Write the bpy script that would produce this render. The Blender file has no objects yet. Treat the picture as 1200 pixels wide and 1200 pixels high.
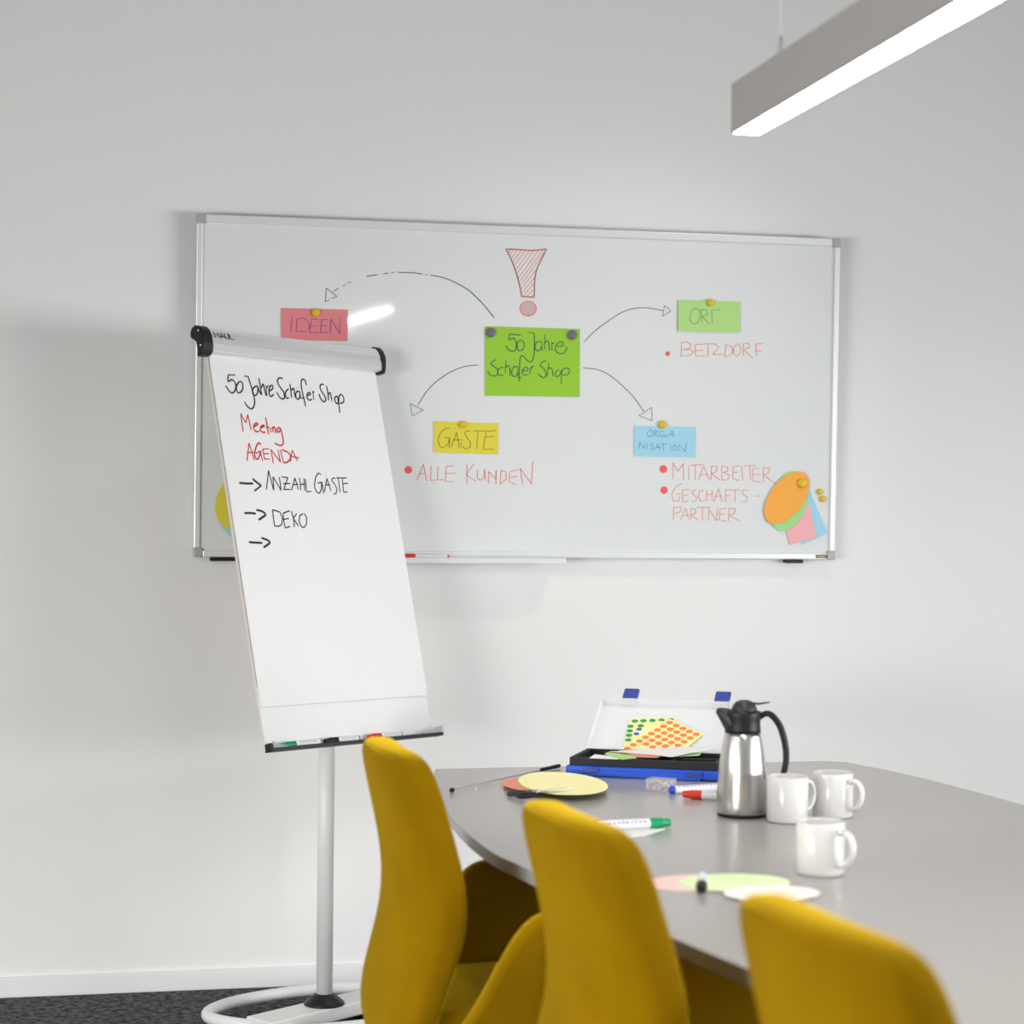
import bpy, bmesh, math, random
from mathutils import Vector, Matrix
random.seed(4)
sc = bpy.context.scene
C = sc.collection

# ------------------------------------------------------------------ camera
YAW, ROLL, CAM = 0.2087, 0.009, Vector((0.0, -5.9188, 1.4121))
FPX = 2333.0
FW = Vector((math.sin(YAW), math.cos(YAW), 0))
_r0 = Vector((math.cos(YAW), -math.sin(YAW), 0)); _u0 = Vector((0, 0, 1))
RT = _r0*math.cos(ROLL) + _u0*math.sin(ROLL)
UP = -_r0*math.sin(ROLL) + _u0*math.cos(ROLL)
cd = bpy.data.cameras.new('camera')
cam = bpy.data.objects.new('camera', cd); C.objects.link(cam)
cam.matrix_world = Matrix(((RT.x, UP.x, -FW.x, CAM.x), (RT.y, UP.y, -FW.y, CAM.y), (RT.z, UP.z, -FW.z, CAM.z), (0, 0, 0, 1)))
cd.sensor_width = 36; cd.lens = 36*FPX/1200
cd.clip_start = 0.05; cd.clip_end = 60
cd.dof.use_dof = True; cd.dof.focus_distance = 5.4; cd.dof.aperture_fstop = 3.2
sc.camera = cam

# ------------------------------------------------------------------ world, lights, exposure
w = bpy.data.worlds.new('world'); sc.world = w; w.use_nodes = True
bg = w.node_tree.nodes['Background']; bg.inputs[0].default_value = (0.95, 0.97, 1.0, 1); bg.inputs[1].default_value = 0.30
sc.view_settings.view_transform = 'Standard'; sc.view_settings.look = 'None'
sc.view_settings.gamma = 1; sc.view_settings.use_curve_mapping = False
sc.view_settings.exposure = 0.0

def area(name, loc, target, sx, sy, power, col=(1, 1, 1), spread=180):
    l = bpy.data.lights.new(name, 'AREA'); l.shape = 'RECTANGLE'; l.size = sx; l.size_y = sy; l.energy = power; l.color = col; l.spread = math.radians(spread)
    o = bpy.data.objects.new(name, l); C.objects.link(o); o.location = loc
    o.rotation_euler = (Vector(target) - Vector(loc)).to_track_quat('-Z', 'Y').to_euler()
    return o
area('side_fill_right', (5.9, -4.1, 1.0), (0.0, -3.2, -1.0), 5.8, 1.5, 385, (0.97, 0.99, 1.0), 150)  # added area light, main source from the right; the wall has no window
area('side_fill_left', (-3.9, -4.0, 1.0), (2.0, -2.6, -1.2), 6.0, 1.5, 365, (1.0, 0.99, 0.98), 150)  # added fill to lift the left of the back wall; no window there
for _n, _x in (('strip_fill_right', 4.3), ('strip_fill_left', -1.3)):
    area(_n, (_x, -3.3, 2.12), (_x, -3.3, 0), 0.05, 2.4, 40, (1, 0.985, 0.96))  # added strips out of view, brighten the wall below lamp height; no lamps modelled
_l = bpy.data.lights.new('ceiling_spotlight', 'SPOT'); _l.energy = 48; _l.spot_size = math.radians(70); _l.spot_blend = 1.0; _l.shadow_soft_size = 0.13; _l.color = (1, 0.975, 0.945)
_o = bpy.data.objects.new('ceiling_spotlight', _l); C.objects.link(_o); _o.location = (2.35, -1.30, 3.3)
_o.rotation_euler = (Vector((1.0, 0, 0.55)) - _o.location).to_track_quat('-Z', 'Y').to_euler()

_l = bpy.data.lights.new('table_fill_spot', 'SPOT'); _l.energy = 75; _l.spot_size = math.radians(48); _l.spot_blend = 0.8; _l.shadow_soft_size = 0.10; _l.color = (1, 0.98, 0.955)  # added spot that brightens the cards and case at the far table end
_o = bpy.data.objects.new('table_fill_spot', _l); C.objects.link(_o); _o.location = (1.4, -1.35, 3.3)

# ------------------------------------------------------------------ helpers
def ray(px, py): return FW + RT*((px-600)/FPX) + UP*((600-py)/FPX)
def hit(px, py, p0, n):
    d = ray(px, py); return CAM + d*((p0-CAM).dot(n)/d.dot(n))
def hz(px, py, z): return hit(px, py, Vector((0, 0, z)), Vector((0, 0, 1)))

def mat(name, col, rough=0.5, metal=0.0, spec=0.5, sheen=0.0, coat=0.0, emis=0, trans=0.0, noise=0.0, nscale=30, bump=0.0, alpha=1.0, aniso=0.0):
    m = bpy.data.materials.new(name); m.use_nodes = True
    nt = m.node_tree; b = nt.nodes['Principled BSDF']
    c4 = (*col, 1)
    b.inputs['Base Color'].default_value = c4; b.inputs['Roughness'].default_value = rough
    b.inputs['Metallic'].default_value = metal; b.inputs['Specular IOR Level'].default_value = spec
    if sheen: b.inputs['Sheen Weight'].default_value = sheen; b.inputs['Sheen Roughness'].default_value = 0.4; b.inputs['Sheen Tint'].default_value = (1, 0.66, 0.03, 1)
    if coat: b.inputs['Coat Weight'].default_value = coat; b.inputs['Coat Roughness'].default_value = 0.06
    if emis: b.inputs['Emission Color'].default_value = c4; b.inputs['Emission Strength'].default_value = emis
    if trans: b.inputs['Transmission Weight'].default_value = trans; b.inputs['IOR'].default_value = 1.3
    if alpha < 1: b.inputs['Alpha'].default_value = alpha
    if aniso: b.inputs['Anisotropic'].default_value = aniso
    if noise or bump:
        tc = nt.nodes.new('ShaderNodeTexCoord'); nz = nt.nodes.new('ShaderNodeTexNoise')
        nz.inputs['Scale'].default_value = nscale; nz.inputs['Detail'].default_value = 4
        nt.links.new(tc.outputs['Object'], nz.inputs['Vector'])
        if noise:
            mx = nt.nodes.new('ShaderNodeMix'); mx.data_type = 'RGBA'
            mx.inputs[6].default_value = (*[c*(1-noise) for c in col], 1); mx.inputs[7].default_value = (*[min(1, c*(1+noise)) for c in col], 1)
            nt.links.new(nz.outputs[0], mx.inputs[0]); nt.links.new(mx.outputs[2], b.inputs['Base Color'])
        if bump:
            bp = nt.nodes.new('ShaderNodeBump'); bp.inputs['Strength'].default_value = bump; bp.inputs['Distance'].default_value = 0.002
            nt.links.new(nz.outputs[0], bp.inputs['Height']); nt.links.new(bp.outputs[0], b.inputs['Normal'])
    return m

def obj(name, bm, m, parent=None, smooth=False, bevel=0, sub=0, seg=2):
    me = bpy.data.meshes.new(name); bm.normal_update(); bm.to_mesh(me); bm.free()
    if m is not None: me.materials.append(m)
    o = bpy.data.objects.new(name, me); C.objects.link(o)
    if parent is not None: o.parent = parent
    if smooth or sub:
        for p in me.polygons: p.use_smooth = True
    if bevel:
        md = o.modifiers.new('bevel', 'BEVEL'); md.width = bevel; md.segments = seg; md.limit_method = 'ANGLE'; md.angle_limit = math.radians(40)
    if sub:
        md = o.modifiers.new('subsurf', 'SUBSURF'); md.levels = sub; md.render_levels = sub
    return o

def tag(o, label, cat, group=None, kind=None):
    o['label'] = label; o['category'] = cat
    if group: o['group'] = group
    if kind: o['kind'] = kind
    return o
def thing(name, label, cat, loc=(0, 0, 0), rz=0, group=None):
    o = bpy.data.objects.new(name, None); C.objects.link(o); o.location = loc; o.rotation_euler = (0, 0, rz); o.empty_display_size = 0.05
    return tag(o, label, cat, group)
def struct(name, bm, m, **k):
    o = obj(name, bm, m, **k); o['kind'] = 'structure'; return o

def box(bm, x0, x1, y0, y1, z0, z1, M=None):
    vs = [bm.verts.new(v) for v in ((x0,y0,z0),(x1,y0,z0),(x1,y1,z0),(x0,y1,z0),(x0,y0,z1),(x1,y0,z1),(x1,y1,z1),(x0,y1,z1))]
    if M is not None:
        for v in vs: v.co = M @ v.co
    for f in ((3,2,1,0),(4,5,6,7),(0,1,5,4),(1,2,6,5),(2,3,7,6),(3,0,4,7)): bm.faces.new([vs[i] for i in f])
    return bm
def B(*a, M=None): return box(bmesh.new(), *a, M=M)
def lathe(prof, seg=40, M=None, close_top=True, close_bot=True, bm=None):
    bm = bm or bmesh.new(); rings = []
    for r, z in prof:
        rings.append([bm.verts.new((r*math.cos(2*math.pi*i/seg), r*math.sin(2*math.pi*i/seg), z)) for i in range(seg)])
    for a, b in zip(rings, rings[1:]):
        for i in range(seg): bm.faces.new((a[i], a[(i+1) % seg], b[(i+1) % seg], b[i]))
    if close_bot: bm.faces.new(rings[0][::-1])
    if close_top: bm.faces.new(rings[-1])
    if M is not None:
        for rg in rings:
            for v in rg: v.co = M @ v.co
    return bm
def tube(pts, rad, seg=12, closed=False, bm=None, flat=1.0, cap=True, side=None):
    """swept tube; rad number or list; flat squeezes along the binormal"""
    bm = bm or bmesh.new(); pts = [Vector(p) for p in pts]; n = len(pts); rings = []; ref = None
    for i, p in enumerate(pts):
        if closed: t = pts[(i+1) % n]-pts[i-1]
        else: t = pts[min(i+1, n-1)]-pts[max(i-1, 0)]
        t.normalize()
        if ref is None:
            ref = Vector(side) if side is not None else (Vector((0, 0, 1)) if abs(t.z) < 0.9 else Vector((1, 0, 0)))
        a = (ref - t*ref.dot(t)).normalized(); ref = a; b = t.cross(a)
        r = rad[i] if isinstance(rad, (list, tuple)) else rad
        rings.append([bm.verts.new(p + a*r*math.cos(2*math.pi*k/seg) + b*r*flat*math.sin(2*math.pi*k/seg)) for k in range(seg)])
    prs = list(zip(rings, rings[1:])) + ([(rings[-1], rings[0])] if closed else [])
    for A, D in prs:
        for k in range(seg): bm.faces.new((A[k], A[(k+1) % seg], D[(k+1) % seg], D[k]))
    if cap and not closed: bm.faces.new(rings[0][::-1]); bm.faces.new(rings[-1])
    return bm
def smooth_pts(pts, n=6, closed=False):
    P = [Vector(p) for p in pts]; N = len(P); out = []
    for i in range(N if closed else N-1):
        if closed: p0, p1, p2, p3 = P[i-1], P[i], P[(i+1) % N], P[(i+2) % N]
        else: p0, p1, p2, p3 = P[max(i-1, 0)], P[i], P[i+1], P[min(i+2, N-1)]
        for k in range(n):
            t = k/n
            out.append(0.5*((2*p1)+(p2-p0)*t+(2*p0-5*p1+4*p2-p3)*t*t+(3*p1-p0-3*p2+p3)*t**3))
    if not closed: out.append(P[-1])
    return out
def slab(poly, n, th, bm=None):
    """polygon of 3D points given thickness th along -n (front face at the polygon)"""
    bm = bm or bmesh.new(); n = Vector(n)
    a = [bm.verts.new(Vector(p)) for p in poly]; b = [bm.verts.new(Vector(p)-n*th) for p in poly]
    fn = (a[1].co-a[0].co).cross(a[2].co-a[1].co)
    N = len(a)
    bm.faces.new(a); bm.faces.new(b[::-1])
    for i in range(N): bm.faces.new((a[(i+1) % N], a[i], b[i], b[(i+1) % N]))
    bmesh.ops.recalc_face_normals(bm, faces=bm.faces[:])
    return bm
def ribbon(bm, pts, n, width, taper=True):
    """marker line lying on a surface with normal n"""
    n = Vector(n); N = len(pts); L = []; R = []
    for i, p in enumerate(pts):
        t = (pts[min(i+1, N-1)]-pts[max(i-1, 0)])
        if t.length < 1e-7: t = Vector((1, 0, 0))
        t.normalize(); s = n.cross(t)
        wd = width*0.5*(0.75 if taper and i in (0, N-1) else 1)
        L.append(bm.verts.new(p+s*wd)); R.append(bm.verts.new(p-s*wd))
    for i in range(N-1): bm.faces.new((R[i], R[i+1], L[i+1], L[i]))

# ------------------------------------------------------------------ materials
M = dict(
 wall=mat('wall_paint', (0.80, 0.795, 0.785), 0.85, spec=0.2, noise=0.012, nscale=3, bump=0.05),
 ceil=mat('ceiling_paint', (0.22, 0.22, 0.218), 0.9, spec=0.2),
 skirt=mat('skirting_white', (0.80, 0.80, 0.80), 0.45),
 board=mat('whiteboard_enamel', (0.74, 0.765, 0.755), 0.05, spec=0.5, coat=0.7),
 alu=mat('silver_aluminium', (0.88, 0.89, 0.90), 0.30, metal=0.6),
 alu_white=mat('white_anodised_rail', (0.80, 0.81, 0.82), 0.35, metal=0.25),
 grey_pl=mat('grey_plastic', (0.40, 0.40, 0.40), 0.45),
 black_pl=mat('black_plastic', (0.012, 0.012, 0.013), 0.42, spec=0.3),
 dark_pl=mat('charcoal_plastic', (0.032, 0.032, 0.036), 0.45, spec=0.35),
 white_pl=mat('white_plastic', (0.80, 0.80, 0.80), 0.35),
 paper=mat('white_paper', (0.84, 0.84, 0.84), 0.8, spec=0.2),
 pole=mat('grey_powder_coat', (0.76, 0.755, 0.745), 0.4, metal=0.0),
 flip_white=mat('flip_chart_enamel', (0.88, 0.89, 0.885), 0.12, coat=0.4),
 wire=mat('pale_wire', (0.75, 0.72, 0.70), 0.4),
 beige=mat('beige_board_edge', (0.66, 0.60, 0.54), 0.6),
 velvet=mat('mustard_velvet', (0.20, 0.108, 0.0002), 0.9, spec=0.04, sheen=1.0, noise=0.38, nscale=5, bump=0.05),
 tabletop=mat('grey_laminate', (0.38, 0.357, 0.34), 0.24, spec=0.7, noise=0.03, nscale=60),
 edge=mat('table_edge_band', (0.34, 0.335, 0.33), 0.45),
 leg=mat('black_steel', (0.012, 0.011, 0.011), 0.4),
 ceramic=mat('white_ceramic', (0.70, 0.69, 0.675), 0.18, coat=0.3),
 steel=mat('brushed_steel', (0.66, 0.64, 0.615), 0.24, metal=1.0, aniso=0.6),
 bright=mat('scissor_steel', (0.65, 0.65, 0.66), 0.2, metal=1.0),
 ink=mat('black_ink', (0.012, 0.012, 0.014), 0.5), ink_thin=mat('grey_black_ink', (0.05, 0.05, 0.055), 0.5),
 red_ink=mat('red_ink', (0.62, 0.012, 0.02), 0.5), red_pale=mat('pale_red_ink', (0.80, 0.19, 0.15), 0.5),
 red_mid=mat('coral_ink', (0.80, 0.11, 0.09), 0.5),
 green_ink=mat('green_ink', (0.006, 0.13, 0.06), 0.5), violet=mat('violet_ink', (0.24, 0.06, 0.28), 0.5), blue_ink=mat('blue_ink', (0.16, 0.21, 0.58), 0.5),
 olive_ink=mat('olive_ink', (0.12, 0.10, 0.015), 0.5), sage_ink=mat('sage_ink', (0.13, 0.25, 0.10), 0.5),
 pinkwash=mat('pink_wash', (0.60, 0.42, 0.42), 0.5),
 c_pink=mat('card_rose', (0.72, 0.22, 0.23), 0.75), c_green=mat('card_lime', (0.29, 0.56, 0.03), 0.75), c_yellow=mat('card_yellow', (0.72, 0.62, 0.05), 0.75),
 c_sage=mat('card_pale_green', (0.42, 0.68, 0.22), 0.75), c_blue=mat('card_sky_blue', (0.34, 0.64, 0.78), 0.75), c_orange=mat('card_orange', (0.90, 0.40, 0.06), 0.75),
 c_mint=mat('card_mint', (0.36, 0.68, 0.26), 0.75), c_rose2=mat('card_pink', (0.86, 0.43, 0.46), 0.75), c_paleyel=mat('card_pale_yellow', (1.0, 0.93, 0.46), 0.75),
 c_salmon=mat('card_salmon', (0.82, 0.30, 0.20), 0.75), c_palegrn=mat('card_pale_lime', (0.82, 0.95, 0.55), 0.75), c_peach=mat('card_peach_white', (0.97, 0.92, 0.87), 0.75), c_blush=mat('card_blush', (0.97, 0.70, 0.63), 0.75),
 mag_y=mat('magnet_yellow', (0.70, 0.46, 0.0), 0.4), mag_g=mat('magnet_grey', (0.13, 0.14, 0.17), 0.4),
 blue_pl=mat('blue_plastic', (0.012, 0.09, 0.62), 0.35), navy=mat('navy_plastic', (0.03, 0.06, 0.32), 0.35),
 m_green=mat('marker_green', (0.0, 0.32, 0.13), 0.35), m_red=mat('marker_red', (0.72, 0.035, 0.012), 0.35), m_blue=mat('marker_blue', (0.012, 0.06, 0.55), 0.35),
 orange_dot=mat('sticker_orange', (0.85, 0.22, 0.06), 0.6), green_dot=mat('sticker_green', (0.02, 0.33, 0.10), 0.6), blue_dot=mat('sticker_blue', (0.02, 0.12, 0.70), 0.6),
 sheet=mat('sticker_backing', (0.90, 0.80, 0.36), 0.6), foam=mat('black_foam', (0.010, 0.010, 0.010), 0.7),
 lamp_body=mat('lamp_aluminium', (0.35, 0.335, 0.32), 0.5, metal=0.0), lamp_glow=mat('lamp_diffuser', (1, 0.985, 0.95), 0.5, emis=60.0),
 brown_label=mat('dark_gold_label', (0.10, 0.085, 0.02), 0.4), gold=mat('gold_print', (0.55, 0.45, 0.08), 0.4),
)
def clear_mat(name, col, fac, rough):
    m = bpy.data.materials.new(name); m.use_nodes = True; nt = m.node_tree; b = nt.nodes['Principled BSDF']
    b.inputs['Base Color'].default_value = (*col, 1); b.inputs['Roughness'].default_value = rough
    t = nt.nodes.new('ShaderNodeBsdfTransparent'); mx = nt.nodes.new('ShaderNodeMixShader'); mx.inputs[0].default_value = fac
    nt.links.new(t.outputs[0], mx.inputs[1]); nt.links.new(b.outputs[0], mx.inputs[2]); nt.links.new(mx.outputs[0], nt.nodes['Material Output'].inputs[0])
    return m
M['frost'] = clear_mat('frosted_plastic', (0.86, 0.87, 0.88), 0.55, 0.25)
M['clear'] = clear_mat('clear_plastic', (0.86, 0.87, 0.90), 0.22, 0.08)
M['clear2'] = clear_mat('smoky_clear_plastic', (0.55, 0.58, 0.62), 0.45, 0.1)
# carpet
def carpet():
    m = bpy.data.materials.new('mottled_carpet'); m.use_nodes = True; nt = m.node_tree; b = nt.nodes['Principled BSDF']
    tc = nt.nodes.new('ShaderNodeTexCoord'); a = nt.nodes.new('ShaderNodeTexNoise'); a.inputs['Scale'].default_value = 45; a.inputs['Detail'].default_value = 8; a.inputs['Roughness'].default_value = 0.75
    r = nt.nodes.new('ShaderNodeValToRGB'); r.color_ramp.elements[0].position = 0.38; r.color_ramp.elements[0].color = (0.016, 0.017, 0.02, 1)
    r.color_ramp.elements[1].position = 0.68; r.color_ramp.elements[1].color = (0.20, 0.20, 0.215, 1)
    bp = nt.nodes.new('ShaderNodeBump'); bp.inputs['Strength'].default_value = 0.6; bp.inputs['Distance'].default_value = 0.004
    nt.links.new(tc.outputs['Object'], a.inputs['Vector']); nt.links.new(a.outputs[0], r.inputs[0]); nt.links.new(r.outputs[0], b.inputs['Base Color'])
    nt.links.new(a.outputs[0], bp.inputs['Height']); nt.links.new(bp.outputs[0], b.inputs['Normal']); b.inputs['Roughness'].default_value = 0.95; b.inputs['Specular IOR Level'].default_value = 0.1
    return m
M['carpet'] = carpet()

# ------------------------------------------------------------------ room shell
XL, XR, YB = -4.0, 6.0, -10.0
struct('floor', B(XL, XR, YB, 0.1, -0.1, 0), M['carpet'])
struct('ceiling', B(XL, XR, YB, 0.1, 3.4, 3.5), M['ceil'])
struct('wall_back', B(XL, XR, 0, 0.1, 0, 3.4), M['wall'])
struct('wall_left', B(XL-0.1, XL, YB, 0.1, 0, 3.4), M['wall'])
struct('wall_right', B(XR, XR+0.1, YB, 0.1, 0, 3.4), M['wall'])
struct('baseboard_back', B(XL, XR, -0.015, 0, 0, 0.058), M['skirt'], bevel=0.003)
struct('baseboard_left', B(XL, XL+0.015, YB, -0.015, 0, 0.058), M['skirt'])
struct('baseboard_right', B(XR-0.015, XR, YB, -0.015, 0, 0.058), M['skirt'])

# ------------------------------------------------------------------ whiteboard (hangs tilted 1.5 degrees forward at the top)
X0, X1, Z0, Z1 = 0.2961, 2.2789, 1.2725, 2.2725
TILT = math.radians(1.5)
WB0 = Vector((0, -0.030, Z0)); WN = Vector((0, -math.cos(TILT), -math.sin(TILT)))
def hw(px, py, off=0.0): return hit(px, py, WB0 + WN*off, WN)
WBM = Matrix.Translation((0, -0.030, Z0)) @ Matrix.Rotation(TILT, 4, 'X')   # local: x right, y into wall, z up
H = Z1-Z0
wb = thing('whiteboard', 'large white wall-mounted board with silver frame, mind map drawn on it', 'whiteboard', (1.2875, -0.03, Z0))
inv = wb.matrix_basis.inverted()
def wobj(name, bm, m, **k):
    for v in bm.verts: v.co = v.co - Vector((1.2875, -0.03, Z0))
    return obj(name, bm, m, wb, **k)
wobj('writing_surface', B(X0+0.012, X1-0.012, 0.0, 0.016, 0.012, H-0.012, M=WBM), M['board'])
c = 0.026
for z0, z1, nm in ((0, 0.020, 1), (H-0.024, H, 1)):
    wobj('frame_rail', B(X0+c, X1-c, -0.007, 0.020, z0, z1, M=WBM), M['alu_white'], bevel=0.003)
for x0 in (X0, X1-0.018):
    wobj('frame_rail', B(x0, x0+0.018, -0.007, 0.020, c, H-c, M=WBM), M['alu_white'], bevel=0.003)
for x0, x1 in ((X0, X0+c), (X1-c, X1)):
    for z0, z1 in ((0, c), (H-c, H)):
        o = wobj('corner_cap', B(x0-0.001, x1+0.001, -0.009, 0.021, z0-0.001, z1+0.001, M=WBM), M['grey_pl'], bevel=0.004)
for px0, px1 in ((246, 278), (921, 941)):
    a = hw(px0, 657); b_ = hw(px1, 657)
    wobj('wall_clip', B(a.x, b_.x, -0.004, 0.029, -0.012, -0.0005, M=WBM), M['black_pl'], bevel=0.002)
a = hw(955, 654); b_ = hw(969.5, 654)
wobj('label_plate', B(a.x, b_.x, -0.0085, -0.0065, 0.005, 0.015, M=WBM), M['brown_label'])
wobj('label_print', B(a.x+0.004, b_.x-0.012, -0.0090, -0.0080, 0.008, 0.011, M=WBM), M['gold'])
# pen tray on the lower rail
tr0, tr1 = 0.80, 1.392
bm = B(tr0, tr1, -0.068, -0.004, -0.012, -0.008, M=WBM); box(bm, tr0, tr1, -0.071, -0.068, -0.012, 0.004, M=WBM); box(bm, tr0, tr1, -0.0105, -0.0075, -0.012, 0.012, M=WBM)
wobj('pen_tray', bm, M['alu_white'])
wobj('tray_end_cap', B(tr1, tr1+0.008, -0.071, -0.0075, -0.012, 0.004, M=WBM), M['white_pl'], bevel=0.002)
wobj('tray_end_cap', B(tr0-0.008, tr0, -0.071, -0.0075, -0.012, 0.004, M=WBM), M['white_pl'], bevel=0.002)

def strokes_mesh(S, ox, oy, k, mapf, n, width, shift=Vector((0, 0, 0)), curve=3):
    bm = bmesh.new()
    for s in S:
        if len(s) == 1: s = [s[0], (s[0][0]+3, s[0][1]+1)]
        P = [mapf(ox+x/k, oy+y/k)-shift for x, y in s]
        if curve > 1 and len(P) > 2: ribbon(bm, smooth_pts(P, curve), n, width)
        else:
            for p, q in zip(P, P[1:]): ribbon(bm, [p, q], n, width)
    return bm
wsh = Vector((1.2875, -0.03, Z0))
def write(S, ox, oy, k, m, width=0.0032, off=0.0006, label=None, curve=1, name='handwriting'):
    o = obj(name, strokes_mesh(S, ox, oy, k, lambda x, y: hw(x, y, off), WN, width, wsh, curve), M[m], wb)
    if label: o['label'] = label
    return o
def disc_poly(cx, cy, rx, ry, n=28, sxy=0):
    return [(cx+rx*math.cos(2*math.pi*i/n), cy+ry*math.sin(2*math.pi*i/n)) for i in range(n)]
def wdisc(cx, cy, r, m, label=None, off=0.0006, name='bullet_dot'):
    bm = bmesh.new(); bm.faces.new([bm.verts.new(hw(x, y, off)-wsh) for x, y in disc_poly(cx, cy, r, r)][::-1])
    o = obj(name, bm, M[m], wb)
    if label: o['label'] = label

# arrows of the mind map
ar1 = [[(500,300),(490,430)],[(500,300),(600,380)],[(490,430),(530,410)],[(548,398),(600,380)],[(568,333),(615,300)],[(650,283),(685,265)],[(700,255),(735,242)],[(875,193),(930,182),(980,175)],[(1030,167),(1078,160)],[(1115,155),(1135,153)],[(1170,152),(1200,153)]]
write(ar1, 320, 300, 8, 'ink_thin', 0.0026, curve=3, label='dashed black arrow to the pink card', name='drawn_arrow')
write([[(0,322),(20,322)],[(35,318),(45,318)],[(70,317),(130,318),(180,325)],[(195,327),(203,328)],[(215,329),(280,342),(340,367),(400,403),(450,450),(490,495),(517,530)]], 450, 240, 4, 'ink_thin', 0.0026, curve=4, name='drawn_arrow')
write([[(442,752),(380,757),(310,785),(250,825),(200,875),(158,942)],[(122,932),(185,962)],[(185,962),(133,990)],[(133,990),(122,932)]], 450, 240, 4, 'ink_thin', 0.0022, curve=4, name='drawn_arrow', label='black arrow to the yellow card')
write([[(-62,562),(-15,515),(50,465),(120,422),(180,405),(240,404),(307,416)],[(315,392),(305,443)],[(305,443),(345,418)],[(345,418),(315,392)]], 700, 260, 4, 'ink_thin', 0.0022, curve=4, name='drawn_arrow', label='black arrow to the pale green card')
write([[(-68,684),(0,692),(60,720),(120,770),(170,820),(205,870),(220,888)],[(195,908),(255,870)],[(255,870),(257,932)],[(257,932),(195,908)]], 700, 260, 4, 'ink_thin', 0.0022, curve=4, name='drawn_arrow', label='black arrow to the blue card')
# exclamation mark
ex = [[(278,100),(400,103),(550,113),(692,98)],[(280,100),(330,200),(380,330),(420,480),(437,580)],[(692,98),(650,190),(600,290),(575,400),(568,585)],[(437,580),(510,585),(568,590)]]
write([[(x, y) for x, y in s] for s in ex], 560, 280, 8.571, 'olive_ink', 0.0016, 0.0009, curve=4, name='exclamation_mark', label='dark outline of exclamation mark')
write([[(x+(5 if i == 1 else -5 if i == 2 else 0), y+(6 if i == 0 else -6 if i == 3 else 0)) for x, y in s] for i, s in enumerate(ex)], 560, 280, 8.571, 'red_pale', 0.0026, 0.0005, curve=4, name='exclamation_mark')
hat = [[(325,110),(308,135)],[(355,110),(325,152)],[(395,110),(340,190)],[(440,112),(350,232)],[(480,114),(362,270)],[(520,118),(378,315)],[(560,118),(390,352)],[(610,112),(405,398)],[(655,115),(415,432)],[(668,135),(425,470)],[(600,290),(435,505)],[(580,375),(440,548)],[(572,440),(455,572)],[(570,500),(490,578)],[(570,545),(530,582)]]
write(hat, 560, 280, 8.571, 'red_mid', 0.0020, 0.0005, name='exclamation_mark', label='red hatching of exclamation mark')
wdisc(560+505/8.571, 280+700/8.571, 9.2, 'pinkwash', off=0.0004, name='exclamation_mark')
write([[(505+83*math.cos(a*math.pi/12), 700+74*math.sin(a*math.pi/12)) for a in range(25)]], 560, 280, 8.571, 'red_mid', 0.0030, 0.0007, name='exclamation_mark')

# red words on the board
AK = [[(168,548),(220,415),(248,558)],[(185,500),(240,490)],[(285,425),(278,550),(325,548)],[(342,432),(335,545),(388,545)],[(410,432),(402,558),(470,562)],[(410,435),(468,430)],[(405,495),(485,488)],
 [(580,415),(580,580)],[(640,410),(575,505),(658,560)],[(668,465),(665,530),(690,550),(720,530),(725,460)],[(728,460),(735,555)],[(758,575),(760,475),(820,540),(822,465),(820,580)],[(862,470),(855,585)],[(858,468),(905,480),(905,540),(855,582)],
 [(935,485),(930,560),(990,588)],[(940,475),(1005,462)],[(940,525),(1000,515)],[(1040,585),(1020,450),(1115,580),(1125,390)]]
write(AK[:7], 465, 485, 7.0588, 'red_pale', 0.0030, label='red word ALLE')
write(AK[7:], 465, 485, 7.0588, 'red_pale', 0.0030, label='red word KUNDEN')
wdisc(478.5, 550.6, 4.5, 'red_mid')
BZ = [[(265,565),(258,715)],[(255,570),(320,558),(370,590),(355,630),(280,645)],[(280,645),(350,640),(395,665),(370,700),(255,715)],[(412,590),(415,712),(520,712)],[(410,588),(500,585)],[(415,655),(495,652)],[(510,580),(640,580)],[(550,580),(552,718)],
 [(620,585),(670,615),(600,695),(720,695)],[(742,590),(735,722)],[(735,590),(800,605),(825,650),(795,700),(735,722)],[(860,590),(830,620),(828,690),(850,715),(890,700),(910,640),(890,590),(860,590)],[(935,580),(930,715)],[(930,580),(990,575),(1005,610),(940,650),(1040,735)],[(1072,585),(1075,712)],[(1060,582),(1140,578)],[(1055,655),(1140,660)]]
write(BZ, 770, 340, 9.23, 'red_pale', 0.0028, label='red word BETZDORF')
wdisc(782.4, 414.5, 2.9, 'red_mid')
MI = [[(128,145),(130,40),(160,95),(195,45),(197,148)],[(228,60),(232,148)],[(240,55),(325,52)],[(270,55),(272,148)],[(290,150),(325,62),(362,152)],[(305,118),(350,115)],[(375,65),(372,152)],[(370,62),(412,65),(405,98),(375,108),(430,150)],[(440,65),(442,152)],[(438,62),(480,68),(475,95),(450,102),(490,120),(480,148),(440,150)],[(515,65),(510,140),(550,155)],[(515,65),(553,58)],[(512,105),(545,100)],[(568,60),(575,155)],[(585,60),(655,55)],[(620,60),(625,145)],[(640,75),(638,155),(690,165)],[(640,78),(680,75)],[(640,118),(685,112)],[(708,70),(705,165)],[(705,70),(748,75),(740,105),(710,118),(790,178)]]
write(MI, 765, 535, 5.4545, 'red_pale', 0.0028, label='red word MITARBEITER')
wdisc(777.3, 549.7, 4.6, 'red_mid')
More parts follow.
